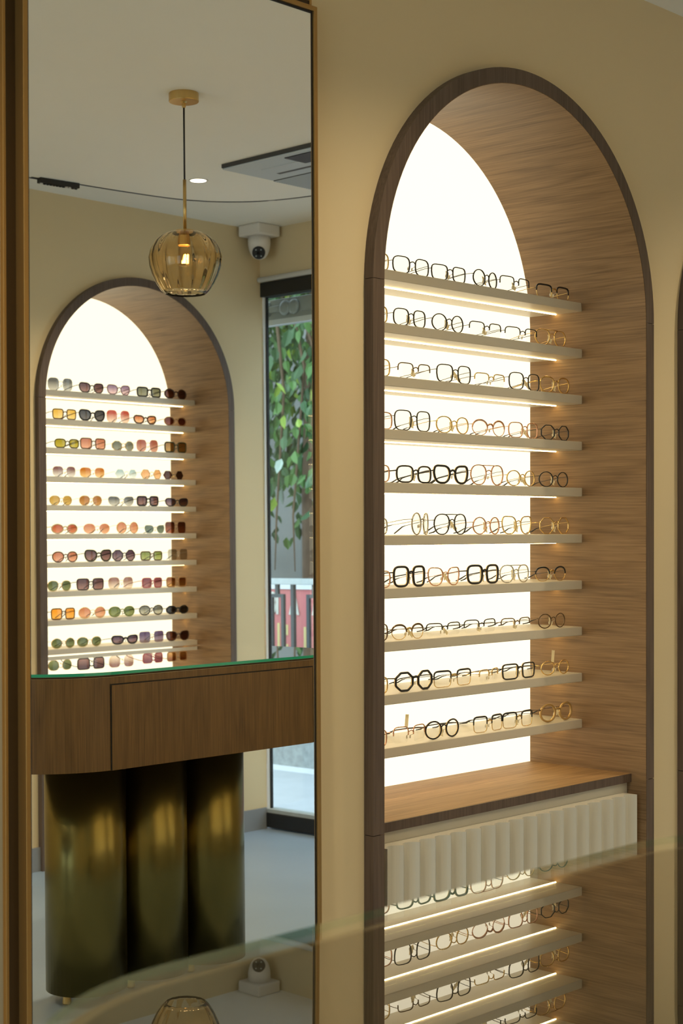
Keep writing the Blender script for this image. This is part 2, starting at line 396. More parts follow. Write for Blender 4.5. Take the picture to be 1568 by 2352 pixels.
n1, zl1 = make_niche('display_niche', (N1[0], WF, 0), 0, N1[1], 0.1677, 0.334, 'arched wooden wall niche right of the mirror, its shelves full of clear eyeglasses', 1.895)
make_cabinet((N1[0], WF, 0), 0, zl1, 0.334, 'white fluted drawer cabinet under the ledge of the eyeglass niche')
n2, zl2 = make_niche('display_niche', (N2[0], WB, 0), PI, N2[1], 0.1940, 0.365, 'arched wooden niche full of tinted sunglasses, seen in the mirror', 1.9285)
make_cabinet((N2[0], WB, 0), PI, zl2, 0.365, 'white fluted drawer cabinet below the sunglasses niche, behind the counter in the mirror')
n3, zl3 = make_niche('display_niche', (N3[0], WF, 0), 0, N3[1], 0.1677, 0.334, 'dark edge of another arched niche at the right border of the picture', 1.895)
make_cabinet((N3[0], WF, 0), 0, zl3, 0.334, 'white cabinet in the niche at the far right, hidden behind the wall edge')

# ------------------------------------------------------------------ the tall mirror
TILT = -0.0071       # the whole mirror leans back against the wall by 0.4 degrees
mr = empty('wall_mirror', (0, YM+CAM_Z*math.sin(TILT), 0)); mr.rotation_euler = (TILT, 0, 0)
tag(mr, 'tall wall mirror in a thin stepped bronze frame reflecting the shop', 'mirror')
MX0, MX1, MZ0, MZ1 = 1.612, 2.295, 0.03, 2.331
def frame_rect(name, x0, x1, z0, z1, w, y0, y1, mat):
    for a in ((x0, x0+w, z0, z1), (x1-w, x1, z0, z1), (x0+w, x1-w, z1-w, z1), (x0+w, x1-w, z0, z0+w)):
        mobj(name, bx(a[0], a[1], y0, y1, a[2], a[3], bev=0.0006, seg=1), mat, mr)
frame_rect('outer_frame', MX0-0.036, MX1+0.014, MZ0-0.028, MZ1+0.032, 0.006, 0.015, 0.0245, M_BRONZE)
frame_rect('inner_frame', MX0-0.0095, MX1+0.0085, MZ0-0.0095, MZ1+0.0085, 0.0095, -0.0055, 0.0245, M_BRONZE)
mobj('backing', bx(MX0-0.030, MX1+0.0135, 0.017, 0.024, MZ0-0.02, MZ1+0.027), M_DARKBR, mr)
frame_rect('black_edge_strip', MX0-0.001, MX1+0.001, MZ0, MZ1, 0.006, -0.0008, 0.002, M_BLACK)  # thin black strip around the edge of the glass
mobj('mirror_glass', bx(MX0, MX1, 0, 0.004, MZ0, MZ1), M_MIRROR, mr)

# ------------------------------------------------------------------ glass-topped counters
def counter(loc, label):
    t = empty('display_counter', loc); tag(t, label, 'counter', 'glass topped counters')
    L, D, R = 1.23, 0.60, 0.26
    def outline(off=0.0):
        r = R-off; p = []
        for i in range(17): a = PI-PI/2*i/16; p.append((R+r*math.cos(a), -R+r*math.sin(a)))
        for i in range(17): a = PI/2-PI/2*i/16; p.append((L-R+r*math.cos(a), -R+r*math.sin(a)))
        p += [(L-off, -D+off), (off, -D+off)]
        return p
    bm = prism(bmesh.new(), outline(0.002), 0.690, 0.936); mobj('carcass', bm, M_COUNTER, t)
    bm = prism(bmesh.new(), outline(0.0), 0.942, 0.950, mi_side=1, mi_cap=0)
    for f in bm.faces:
        if f.material_index == 0 and f.calc_center_median().z < 0.946: f.material_index = 2
    mobj('glass_top', bm, [M_TOP, M_EDGE, M_UNDER], t)
    bm = prism(bmesh.new(), outline(0.018), 0.936, 0.9385); mobj('added_dark_sheet', bm, M_DARK_SHEET, t)  # dark sheet added under the glass so its reflections stand out
    mobj('drawer_gap_shade', bx(0.232, 0.998, -0.0024, -0.0012, 0.690, 0.9180), M_GAP_SHADE, t)  # black strip stands in for the shade in the gap round the drawer
    mobj('drawer_front', bx(0.2355, 0.9945, -0.003, 0.0004, 0.690, 0.9145), M_COUNTER, t)
    for k in range(3):
        cx = 0.385+0.23*k; cyy = -0.31
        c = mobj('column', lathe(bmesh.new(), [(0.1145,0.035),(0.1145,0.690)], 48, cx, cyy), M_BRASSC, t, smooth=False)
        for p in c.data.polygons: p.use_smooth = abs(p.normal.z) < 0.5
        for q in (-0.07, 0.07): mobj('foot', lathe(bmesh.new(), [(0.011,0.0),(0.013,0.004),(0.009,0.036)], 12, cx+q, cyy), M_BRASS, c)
    return t
counter((0.64, 1.048, 0), 'near counter with thick glass top reflecting the eyeglass niche, at the bottom')
counter((2.485, 1.058, 0), 'brown wood counter with green glass edge on brass columns, in the mirror')

# ------------------------------------------------------------------ things on the ceiling
PX, PY = 3.266, 0.748
pd = empty('pendant_lamp', (PX, PY, ZC_LOW)); tag(pd, 'amber ribbed glass pendant lamp on a black cord, seen in the mirror', 'lamp')
mobj('canopy', lathe(bmesh.new(), [(0.0445,-0.026),(0.0455,-0.024),(0.0455,-0.002),(0.0445,0.0)], 40), M_BRASS, pd)
mobj('cord_grip', lathe(bmesh.new(), [(0.004,-0.044),(0.006,-0.040),(0.006,-0.030),(0.011,-0.026)], 16), M_BRASS, pd)
mobj('cord', lathe(bmesh.new(), [(0.0028,-0.27),(0.0028,-0.04)], 10), M_BLACK, pd, smooth=True)
mobj('rod', lathe(bmesh.new(), [(0.0052,-0.418),(0.0052,-0.262)], 14), M_BRASS, pd, smooth=True)
mobj('shade_cap', lathe(bmesh.new(), [(0.030,-0.420),(0.030,-0.416),(0.008,-0.412)], 28), M_BRASS, pd)
prof = [(0.030,-0.4185),(0.052,-0.423),(0.074,-0.434),(0.092,-0.450),(0.104,-0.472),(0.1095,-0.496),(0.107,-0.522),(0.099,-0.548),(0.087,-0.574),(0.073,-0.596),(0.062,-0.607)]
bm = bmesh.new(); inner = [(r-0.0035, z-0.001) for r, z in prof]; inner[-1] = (prof[-1][0]-0.0035, prof[-1][1])
lathe(bm, prof+[(prof[-1][0]-0.0017, prof[-1][1]-0.0012)], 160, rib=0.014, ribs=16, cap=False); lathe(bm, inner, 160, rib=0.004, ribs=16, cap=False)
bm.verts.ensure_lookup_table(); n_ = 160; k_ = len(prof)*n_; j_ = (len(prof)+1)*n_; e_ = j_+(len(inner)-1)*n_
for i in range(n_):
    bm.faces.new((bm.verts[k_+i], bm.verts[k_+(i+1)%n_], bm.verts[e_+(i+1)%n_], bm.verts[e_+i]))
    bm.faces.new((bm.verts[i], bm.verts[(i+1)%n_], bm.verts[j_+(i+1)%n_], bm.verts[j_+i]))
sd = mobj('glass_shade', bm, M_AMBER, pd, smooth=True)
mobj('socket', lathe(bmesh.new(), [(0.013,-0.462),(0.0165,-0.460),(0.0165,-0.432),(0.012,-0.420)], 24), M_BRASS, pd)
bl = mobj('bulb', lathe(bmesh.new(), [(0.006,-0.524),(0.0125,-0.518),(0.014,-0.508),(0.014,-0.470),(0.012,-0.462)], 24), M_BULB, pd, smooth=True)
for k in range(4):
    a = PI/2*k+0.4
    mobj('filament', lathe(bmesh.new(), [(0.0012,-0.515),(0.0012,-0.487)], 8, 0.006*math.cos(a), 0.006*math.sin(a)), M_FIL, bl)
ld = bpy.data.lights.new('pendant_bulb', 'POINT'); ld.energy = 2.2; ld.color = (1,0.68,0.33); ld.shadow_soft_size = 0.003
lo = bpy.data.objects.new('pendant_bulb', ld); link(lo, pd); lo.location = (0,0,-0.50)

def downlight(x, y, label, e=46.0, z=ZC_LOW):
    t = empty('downlight', (x, y, z)); tag(t, label, 'light', 'recessed ceiling downlights')
    mobj('rim', lathe(bmesh.new(), [(0.030,-0.003),(0.036,-0.0035),(0.037,0.0),(0.030,0.0)], 32, cap=False), M_CCTV, t)
    mobj('disc', lathe(bmesh.new(), [(0.030,-0.0022),(0.030,-0.0005)], 32), M_DOWN, t)
    l = bpy.data.lights.new('downlight_beam', 'SPOT'); l.energy = e; l.color = (1.0,0.80,0.52); l.spot_size = 2.2; l.spot_blend = 0.9; l.shadow_soft_size = 0.03
    o = bpy.data.objects.new('downlight_beam', l); link(o, t); o.location = (0,0,-0.02)
downlight(4.086, -0.102, 'small round glowing downlight beside the pendant cord, in the mirror', 70.0)
for i, (x, y) in enumerate(((2.55,-0.05),(1.05,-0.05),(-0.5,-0.05),(2.55,1.55),(1.05,1.55),(-0.5,1.55),(4.09,1.55))):  # seven unseen lamps added to brighten the room
    downlight(x, y, 'added round ceiling downlight, %s of seven unseen ones brightening the room' % ('first','second','third','fourth','fifth','sixth','seventh')[i], 75.0 if y < 0 else 48.0)

ac = empty('air_conditioner', (3.975, 0.146, ZC_LOW)); tag(ac, 'ceiling cassette air conditioner with grey panel and striped grille, in mirror', 'air conditioner')
mobj('edge', bx(0,0.92, 0,0.92, -0.014,0.0), M_GREYD, ac)
mobj('panel', bx(0.003,0.917, 0.002,0.917, -0.020,-0.014, bev=0.002), M_GREY, ac)
mobj('grille', bx(0.255,0.665, 0.006,0.914, -0.022,-0.020), M_GREYD, ac)
g0 = None
for k in range(34):
    if g0 is None: g0 = mobj('grille_bar', bx(0,0.006, 0.008,0.912, -0.0245,-0.022), M_GREY, ac); g = g0
    else: g = share('grille_bar', g0, ac)
    g.location = (0.258+0.0119*k, 0, 0)
for xx in (0.10, 0.70):
    mobj('flap', bx(xx,xx+0.075, 0.10,0.82, -0.0225,-0.019, bev=0.002), M_GREY, ac)
    mobj('slot', bx(xx+0.078,xx+0.096, 0.10,0.82, -0.0212,-0.0195), M_GREYD, ac)
mobj('vent', bx(0.03,0.135, 0.29,0.62, -0.0228,-0.0195), M_BLACK, ac)

tr = empty('track_spot', (3.636, -0.481, ZC_LOW), math.atan2(0.016,0.165)); tag(tr, 'black linear spotlight module hanging from the ceiling track, in the mirror', 'light')
mobj('housing', bx(0,0.168, -0.014,0.012, -0.019,0.0), M_BLACK, tr)
for k in range(12):
    mobj('lens_cup', lathe(bmesh.new(), [(0.0035,-0.0235),(0.005,-0.023),(0.0055,-0.018)], 10, 0.010+0.0135*k, 0), M_BLACK if k not in (0,8,9) else M_CCTV, tr)

cc = empty('security_camera', (5.034, -0.757, ZC_HIGH)); tag(cc, 'white dome security camera on a square base in the ceiling corner', 'camera')
mobj('base', bx(-0.066,0.066, -0.066,0.066, -0.050,0.0, bev=0.006), M_CCTV, cc)
mobj('dome', lathe(bmesh.new(), [(0.010,-0.150),(0.026,-0.143),(0.038,-0.128),(0.046,-0.108),(0.050,-0.085),(0.050,-0.050)], 40), M_CCTV, cc, smooth=True)
ddir = Vector((-0.70, 0.62, -0.36)).normalized()
bm = bmesh.new(); lathe(bm, [(0.029,-0.004),(0.029,0.010),(0.026,0.014)], 32)
rot = ddir.to_track_quat('Z','Y').to_matrix().to_4x4(); eye_c = Vector((0,0,-0.112))+ddir*0.034
for v in bm.verts: v.co = rot @ v.co + eye_c
ey = mobj('lens_face', bm, M_BLACK, cc, smooth=False)
for a in (0.9, 2.24, 4.04, 5.4):
    bm = bmesh.new(); lathe(bm, [(0.0032,0),(0.0032,0.002)], 12, 0.018*math.cos(a), 0.018*math.sin(a))
    for v in bm.verts: v.co = rot @ (v.co+Vector((0,0,0.0135))) + eye_c
    mobj('infrared_led', bm, M_STEEL, ey)
bm = bmesh.new(); lathe(bm, [(0.008,0.010),(0.008,0.018),(0.006,0.019)], 16)
for v in bm.verts: v.co = rot @ v.co + eye_c
mobj('objective', bm, principled('lens_black',(0.01,0.01,0.015),0.1), ey)
# ------------------------------------------------------------------ eyewear
def lin(c): return tuple(((v/255)/12.92 if v/255 <= 0.04045 else ((v/255+0.055)/1.055)**2.4) for v in c)
FM = {
 'black': principled('frame_black', (0.012,0.011,0.010), 0.3), 'gunmetal': principled('frame_gunmetal', (0.035,0.032,0.03), 0.35, metal=0.6),
 'gold': principled('frame_gold', (0.80,0.56,0.22), 0.22, metal=1.0), 'rose': principled('frame_rose_gold', (0.75,0.42,0.27), 0.24, metal=1.0),
 'silver': principled('frame_silver', (0.62,0.58,0.50), 0.22, metal=1.0), 'tortoise': principled('frame_tortoise', (0.09,0.035,0.012), 0.25, noise=0.8, nscale=90),
 'bronze': principled('frame_bronze', (0.16,0.10,0.05), 0.3, metal=0.8), 'amberclear': principled('frame_amber_clear', (0.45,0.27,0.09), 0.15),
 'brown': principled('frame_brown', (0.07,0.03,0.015), 0.25), 'olive': principled('frame_olive', (0.05,0.05,0.015), 0.25), 'green': principled('frame_green', (0.16,0.22,0.03), 0.25),
 'pink': principled('frame_pink', (0.45,0.08,0.11), 0.25), 'cream': principled('frame_cream', (0.70,0.58,0.36), 0.25), 'lilac': principled('frame_lilac', (0.42,0.25,0.30), 0.25),
 'tan': principled('frame_tan', (0.45,0.25,0.10), 0.25), 'clear': principled('frame_clear_grey', (0.42,0.41,0.36), 0.15), 'blue': principled('frame_blue', (0.05,0.12,0.28), 0.3),
}
CN = {'black':'black','gunmetal':'dark grey','gold':'gold','rose':'rose gold','silver':'silver','tortoise':'tortoiseshell','bronze':'bronze','amberclear':'amber','brown':'brown','olive':'olive','green':'green','pink':'pink','cream':'cream','lilac':'lilac','tan':'tan','clear':'clear grey','blue':'blue'}
M_CLEAR = thin_glass('clear_lens', (0.965,0.965,0.955), ior=1.40)
M_PAD = principled('nose_pad_silicone', (0.75,0.70,0.58), 0.3)
def paper(name, c):
    m = bpy.data.materials.new(name); m.use_nodes = True; nt = m.node_tree; nt.nodes.clear(); N = nt.nodes.new
    o = N('ShaderNodeOutputMaterial'); d = N('ShaderNodeBsdfDiffuse'); t = N('ShaderNodeBsdfTranslucent'); mx = N('ShaderNodeMixShader'); mx.inputs[0].default_value = 0.5
    d.inputs[0].default_value = (*c,1); t.inputs[0].default_value = (*c,1)
    nt.links.new(d.outputs[0], mx.inputs[1]); nt.links.new(t.outputs[0], mx.inputs[2]); nt.links.new(mx.outputs[0], o.inputs[0]); return m
M_TAG = paper('price_tag_card', (0.90,0.84,0.66))
M_TIP = principled('temple_tip_dark', (0.018,0.016,0.015), 0.3)

def lens_outline(shape, a, b, n=28):
    """closed outline round (0,0); +x is the temple side"""
    P = {'round':(2.0,0,0,0), 'panto':(2.3,0.10,0,0), 'soft':(3.2,0.05,0,0), 'square':(5.0,0.06,0,0), 'rect':(4.0,0.08,0.05,0),
         'cat':(2.6,0.16,0.34,0), 'aviator':(2.7,0.20,-0.10,0), 'oval':(2.0,0,0.05,0), 'tall':(3.6,0.10,0,0)}
    if shape in ('hex','oct'):
        k = 6 if shape == 'hex' else 8
        cs = [(math.cos(2*PI*(i+(0 if k==6 else 0.5))/k), math.sin(2*PI*(i+(0 if k==6 else 0.5))/k)) for i in range(k)]
        mx = max(c[0] for c in cs); mz = max(c[1] for c in cs); out = []
        for i in range(k):
            c0, c1 = cs[i], cs[(i+1)%k]
            for t in (0.08, 0.36, 0.64, 0.92): out.append((a*(c0[0]+(c1[0]-c0[0])*t)/mx, b*(c0[1]+(c1[1]-c0[1])*t)/mz))
        return out
    e, taper, lift, _ = P[shape]; out = []
    for i in range(n):
        t = 2*PI*i/n; c, s = math.cos(t), math.sin(t)
        x = math.copysign(abs(c)**(2/e), c); z = math.copysign(abs(s)**(2/e), s)
        x *= 1-taper*max(0,-z)*1.0-(taper*0.3)*(1-abs(z))*0
        if lift: z += lift*max(0,x)**2*(0.5+0.5*z)
        out.append((a*x, b*z))
    if lift > 0:
        mz = max(z for _, z in out); mn = min(z for _, z in out); out = [(x, (z-mn)/(mz-mn)*2*b-b) for x, z in out]
    return out

def eyewear(name, X, Y, Z, rz, W, H, shape, rim, col, label, group, lens=M_CLEAR, col2=None, tagged=0, temple=None, tips=True, topbar=False):
    """pair of glasses: front in the xz-plane facing -y, temples running back (+y), standing on z = 0"""
    t = empty(name, (X, Y, Z), rz); tag(t, label, 'sunglasses' if name == 'sunglasses' else 'eyeglasses', group)
    k_ = 1.3 if name == 'sunglasses' else 1.0      # acetate sunglass rims are chunkier
    rt = {'wire':0.0013, 'thick':0.0027*k_, 'mid':0.0019*k_, 'brow':0.0024, 'half':0.0013, 'none':0.0}[rim]
    low = {'wire':0.0013, 'thick':0.0027*k_, 'mid':0.0019*k_, 'brow':0.0009, 'half':0.0, 'none':0.0}[rim]
    gap = W*0.135 if rim in ('thick','mid') else W*0.15
    a = (W-gap)/4-rt*0.6; b = H/2-max(rt, low)
    xc = gap/2+a+rt*0.4; zc = b+max(low, 0.0006)
    wrap = lambda x: 0.0055*(x/(W/2))**2
    fm = FM[col]; fm2 = FM[col2] if col2 else fm; tm = FM[temple] if temple else fm
    o2 = lens_outline(shape, a, b); n = len(o2)
    for s in (-1, 1):
        pts = [Vector((s*(xc+x), wrap(xc+x), zc+z)) for x, z in o2]
        ztop = max(p.z for p in pts)
        # lens: shallow dome
        bm = bmesh.new(); c0 = bm.verts.new((s*xc, wrap(xc)-0.0012, zc)); vs_ = [bm.verts.new(p) for p in pts]
        for i in range(n): bm.faces.new((c0, vs_[i], vs_[(i+1)%n]))
        l = mobj('lens', bm, lens, t, smooth=True)
        if rim in ('wire','thick','mid'):
            bm = bmesh.new(); tube(bm, pts, rt, 6, closed=True, flat=1.5 if rim == 'wire' else 1.0)
            r = mobj('rim', bm, fm, t, smooth=True)
            if col2 and rim in ('thick','mid'):
                bm = bmesh.new(); tube(bm, [p+Vector((0,0.0022,0)) for p in pts], rt*0.75, 5, closed=True); mobj('rim_lining', bm, fm2, r, smooth=True)
        elif rim in ('brow','half'):
            i0 = [i for i in range(n) if o2[i][1] > -0.12*b]
            i0.sort(key=lambda i: math.atan2(o2[i][1]+0.12*b, o2[i][0]))
            up = [pts[i] for i in i0]; m = len(up)
            rad = [rt*(0.55+0.45*math.sin(PI*min(1,max(0,k/(m-1))))) for k in range(m)] if rim == 'brow' else rt
            bm = bmesh.new(); tube(bm, up, rad, 6, flat=1.2); r = mobj('brow_bar', bm, fm, t, smooth=True)
            if low:
                bm = bmesh.new(); tube(bm, pts, low, 5, closed=True, flat=1.4); mobj('rim', bm, fm2, t, smooth=True)
        # temple
        zh = zc+b*0.42; xo = s*(W/2+0.0005); yo = wrap(W/2)
        tp = [(s*(xc+a*0.97), wrap(xc+a)+0.0005, zh), (xo, yo+0.003, zh), (xo+s*0.0015, yo+0.02, zh-0.001), (xo, yo+0.055, zh-0.006*H/0.042), (xo-s*0.002, 0.094, max(0.016, zh-0.013))]
        tr_ = 0.0021 if rim in ('thick','mid') else 0.0010
        bm = bmesh.new(); tube(bm, tp, tr_, 5, flat=0.7); te = mobj('temple', bm, tm, t, smooth=True)
        z4 = tp[-1][2]
        tq = [tp[-1], (xo-s*0.003, 0.106, z4-0.003), (xo-s*0.0045, 0.120, max(0.006,z4-0.011)), (xo-s*0.006, 0.134, 0.0030)]
        bm = bmesh.new(); tube(bm, tq, [tr_*1.0, 0.0019, 0.0024, 0.0021], 5, flat=0.7)
        mobj('temple_tip', bm, (M_TIP if tips else tm), te, smooth=True)
    # bridge
    bm = bmesh.new(); zb = zc+b*0.35; xb = gap/2
    tube(bm, [(-xb-0.001,0.0006,zb-0.001),(-xb*0.5,-0.0008,zb+0.0022),(0,-0.0012,zb+0.0032),(xb*0.5,-0.0008,zb+0.0022),(xb+0.001,0.0006,zb-0.001)], max(0.0010, rt*0.95), 6)
    br = mobj('bridge', bm, fm if rim != 'brow' else fm2, t, smooth=True)
    if topbar:
        bm = bmesh.new(); zt = zc+b*0.92; tube(bm, [(-xb-a*0.8,wrap(xb+a*.8)-0.0005,zt+0.001),(0,-0.001,zt+0.0015),(xb+a*0.8,wrap(xb+a*.8)-0.0005,zt+0.001)], 0.0010, 6)
        mobj('top_bar', bm, fm, t, smooth=True)
    bm = bmesh.new()
    for s in (-1, 1):
        tube(bm, [(s*xb,0.001,zc),(s*xb*0.9,0.006,zc-0.002),(s*xb*0.72,0.0075,zc-0.005)], 0.0006, 4)
        r_ = bmesh.ops.create_uvsphere(bm, u_segments=8, v_segments=5, radius=1.0)
        for v in r_['verts']: v.co = Vector((s*xb*0.70+v.co.x*0.0014, 0.0078+v.co.y*0.0022, zc-0.006+v.co.z*0.0042))
    mobj('nose_pads', bm, M_PAD if not lens is None and name == 'eyeglasses' else fm, t, smooth=True)
    if tagged:
        bm = bx(-0.0055,0.0055,-0.0004,0.0004,-0.030,0.0, bev=0.0)
        if tagged == 1: mt = Matrix.Translation((0.003,0.012,zb)) @ Matrix.Rotation(-0.5,4,'X') @ Matrix.Rotation(0.45,4,'Y') @ Matrix.Scale(min(1,(zb-0.003)/0.028),4)
        elif tagged == 2: mt = Matrix.Translation((-0.012,0.004,zc+b-0.003)) @ Matrix.Rotation(PI+0.12,4,'Y')
        else: mt = Matrix.Translation((0.008,0.016,zb)) @ Matrix.Rotation(-0.3,4,'X') @ Matrix.Rotation(-0.7,4,'Y') @ Matrix.Scale(min(1,(zb-0.003)/0.024),4)
        for v in bm.verts: v.co = mt @ v.co
        tg = mobj('price_tag', bm, M_TAG, t)
    return t

SHN = ['top','second','third','fourth','fifth','sixth','seventh','eighth','ninth','bottom']
FROMR = ['rightmost','second from right','third from right','fourth from right','fifth from right']
SHAPEN = {'round':'round','panto':'rounded','soft':'soft square','square':'square','rect':'rectangular','cat':'cat-eye','aviator':'aviator','oval':'oval','tall':'tall square','hex':'hexagonal','oct':'octagonal'}
RIMN = {'wire':'thin','thick':'thick','mid':'','brow':'browline','half':'half-rim','none':'rimless'}
# rows: (left px, right px, shape, rim, colour, height mm, options) for the five whole pairs on each shelf, left to right
EYE = [
 [(905,988,'soft','wire','black',41,{}),(994,1072,'rect','wire','gunmetal',38,dict(tagged=1)),(1087,1148,'round','wire','black',42,dict(yaw=.14,W=.116,tagged=1)),(1151,1219,'square','half','black',40,dict(tagged=1,yaw=.06)),(1234,1310,'rect','brow','black',38,dict(col2='gold',temple='gold',tagged=1))],
 [(907,980,'soft','wire','gunmetal',41,dict(tagged=1)),(995,1067,'round','wire','gunmetal',42,dict(tagged=1)),(1081,1154,'rect','half','gunmetal',37,dict(tagged=1)),(1163,1236,'rect','half','gunmetal',37,{}),(1232,1302,'aviator','wire','gold',42,dict(topbar=True,tagged=1))],
 [(917,991,'rect','half','bronze',38,dict(tagged=1)),(1006,1084,'tall','wire','gunmetal',44,dict(tagged=3)),(1093,1162,'rect','half','gold',34,dict(temple='tortoise')),(1172,1242,'soft','wire','gunmetal',44,dict(tagged=3)),(1243,1310,'aviator','mid','gold',43,dict(tagged=1))],
 [(909,991,'tall','wire','black',48,dict(tagged=1)),(1005,1079,'panto','wire','gold',41,dict(tagged=1)),(1087,1163,'round','brow','rose',42,dict(col2='rose')),(1171,1238,'soft','wire','rose',40,dict(tagged=3)),(1246,1309,'oct','wire','black',39,dict(tagged=1))],
 [(914,994,'soft','mid','gunmetal',41,dict(tagged=1,col2='silver')),(999,1078,'cat','thick','black',46,dict(col2='gold')),(1084,1159,'aviator','wire','rose',50,dict(topbar=True,temple='blue')),(1167,1231,'round','wire','gold',40,dict(tagged=3)),(1241,1307,'round','wire','black',40,dict(tagged=1))],
 [(948,984,'oval','wire','silver',52,dict(yaw=.40,W=.118)),(1000,1074,'aviator','wire','gunmetal',50,dict(topbar=True,tagged=3)),(1089,1151,'round','wire','rose',43,dict(tagged=1,yaw=.1)),(1156,1223,'cat','wire','gold',46,dict(tagged=1,temple='gunmetal')),(1243,1309,'oct','wire','gold',43,dict(tagged=1))],
 [(909,977,'tall','thick','black',50,dict(col2='gold',tagged=1)),(986,1058,'cat','wire','rose',44,dict(tagged=3)),(1076,1148,'tall','thick','black',48,dict(col2='gold',tagged=1)),(1151,1217,'aviator','wire','silver',45,dict(topbar=True,tagged=1)),(1232,1302,'panto','brow','black',40,dict(col2='gold',tagged=1))],
 [(902,976,'panto','brow','bronze',38,dict(col2='gold',tagged=3)),(982,1060,'rect','half','gunmetal',34,dict(tagged=3)),(1069,1141,'rect','half','gunmetal',36,dict(tagged=1)),(1154,1220,'rect','half','bronze',34,dict(tagged=1)),(1239,1300,'round','wire','bronze',38,dict(tagged=1))],
 [(911,996,'oct','thick','black',46,dict(col2='gold')),(999,1085,'square','brow','black',42,dict(col2='gold')),(1106,1146,'rect','half','gold',34,dict(yaw=.2,W=.104)),(1157,1231,'square','mid','black',40,dict(col2='gold',tagged=1)),(1246,1309,'round','wire','gold',37,dict(tagged=2))],
 [(907,979,'rect','half','rose',42,dict(tagged=2)),(980,1057,'round','mid','gunmetal',44,dict(col2='gold',tagged=1)),(1090,1157,'square','brow','black',42,dict(col2='gold',temple='black')),(1157,1226,'square','brow','black',42,dict(col2='gold',tagged=1)),(1244,1316,'round','thick','amberclear',48,dict(col2='gold',tagged=3,temple='tortoise'))],
]
PART = ['gold','gold','gold','rose','rose','silver','rose','bronze','gold','rose']
YG = WF+0.1677+0.016
for k, row in enumerate(EYE):
    z = 1.895-0.1195*k+0.0003
    xr_ = px_x((896,893,899,904,898,893,900,894,894,892)[k], YG)
    eyewear('eyeglasses', xr_-0.062, YG, z, 0.0, 0.124, 0.040, 'soft', 'wire', PART[k],
            'thin %s eyeglasses mostly hidden by the niche trim, left end of %s shelf' % (CN[PART[k]], SHN[k]), 'eyeglasses in the wall niche')
    for j, (p0, p1, shape, rim, col, h, o) in enumerate(row):
        x0, x1 = px_x(p0, YG), px_x(p1, YG); yaw = o.get('yaw', 0.0) + rnd.uniform(-0.025, 0.025)
        Wd = o.get('W', min(0.142, max(0.112, (x1-x0)/max(0.6, math.cos(yaw)-1.1*math.sin(yaw)))))
        yy = YG - (0.004 if yaw > 0.25 else 0)
        words = [w for w in (RIMN[rim], CN[col], SHAPEN[shape]) if w]
        lab = '%s eyeglasses, %s on %s shelf of the wall niche' % (' '.join(words), FROMR[4-j], SHN[k])
        eyewear('eyeglasses', (x0+x1)/2, yy, z, yaw, Wd, h/1000, shape, rim, col, lab, 'eyeglasses in the wall niche',
                col2=o.get('col2'), tagged=o.get('tagged',0), temple=o.get('temple'), topbar=o.get('topbar',False))

TINT = {'grey':((95,98,102),(190,190,185)), 'plum':((92,62,66),(150,110,105)), 'lilac':((140,115,150),(225,190,200)), 'olive':((110,112,88),(140,140,115)), 'brown':((80,40,22),(110,62,40)),
 'yellow':((225,180,70),(240,205,120)), 'darkgrey':((70,68,70),(105,100,100)), 'red':((185,75,55),(235,205,185)), 'orange':((205,120,70),(240,185,130)), 'redbrown':((95,38,22),(125,60,40)),
 'lime':((165,150,35),(190,175,60)), 'salmon':((190,115,85),(225,160,130)), 'greygreen':((105,110,100),(140,142,130)), 'rosebrown':((160,85,70),(205,150,130)), 'amber':((150,110,45),(180,140,70)),
 'plumfade':((130,90,95),(220,215,215)), 'orangefade':((195,110,25),(240,190,120)), 'bluefade':((165,195,210),(230,240,245)), 'peach':((225,165,105),(240,190,140)), 'darkbrown':((70,40,28),(95,60,45)),
 'goldy':((190,150,60),(210,175,95)), 'amberbrown':((170,110,50),(200,145,85)), 'copper':((185,85,50),(215,130,90)), 'peachbrown':((200,125,90),(230,170,130)), 'teal':((95,110,100),(115,130,115)),
 'shieldbrown':((100,50,25),(165,90,50)), 'purple':((85,60,80),(150,120,125)), 'green':((125,140,70),(165,175,105)), 'clear':((175,170,155),(205,200,185)), 'bottle':((85,98,62),(125,135,90)),
 'mauve':((150,110,105),(235,215,195)), 'wine':((125,65,75),(170,115,115)), 'amberfade':((140,75,20),(205,150,70)), 'vivid':((240,150,30),(245,175,70)), 'smoke':((110,112,105),(190,188,170)), 'black':((45,40,38),(65,58,52)), 'bluepurple':((90,70,110),(150,130,150)), 'olivegreen':((100,115,60),(140,150,95))}
TN = {'grey':'grey','plum':'plum','lilac':'lilac','olive':'olive','brown':'brown','yellow':'yellow','darkgrey':'dark grey','red':'red','orange':'orange','redbrown':'red-brown','lime':'yellow-green','salmon':'salmon','greygreen':'grey-green','rosebrown':'rosy','amber':'amber','plumfade':'plum','orangefade':'amber','bluefade':'pale blue','peach':'peach','darkbrown':'dark brown','goldy':'golden','amberbrown':'amber','copper':'copper','peachbrown':'peach','teal':'grey-green','shieldbrown':'brown','purple':'purple','green':'green','clear':'clear','bottle':'green','mauve':'mauve','wine':'wine','amberfade':'amber','vivid':'bright orange','smoke':'smoky','black':'dark','bluepurple':'violet','olivegreen':'green'}
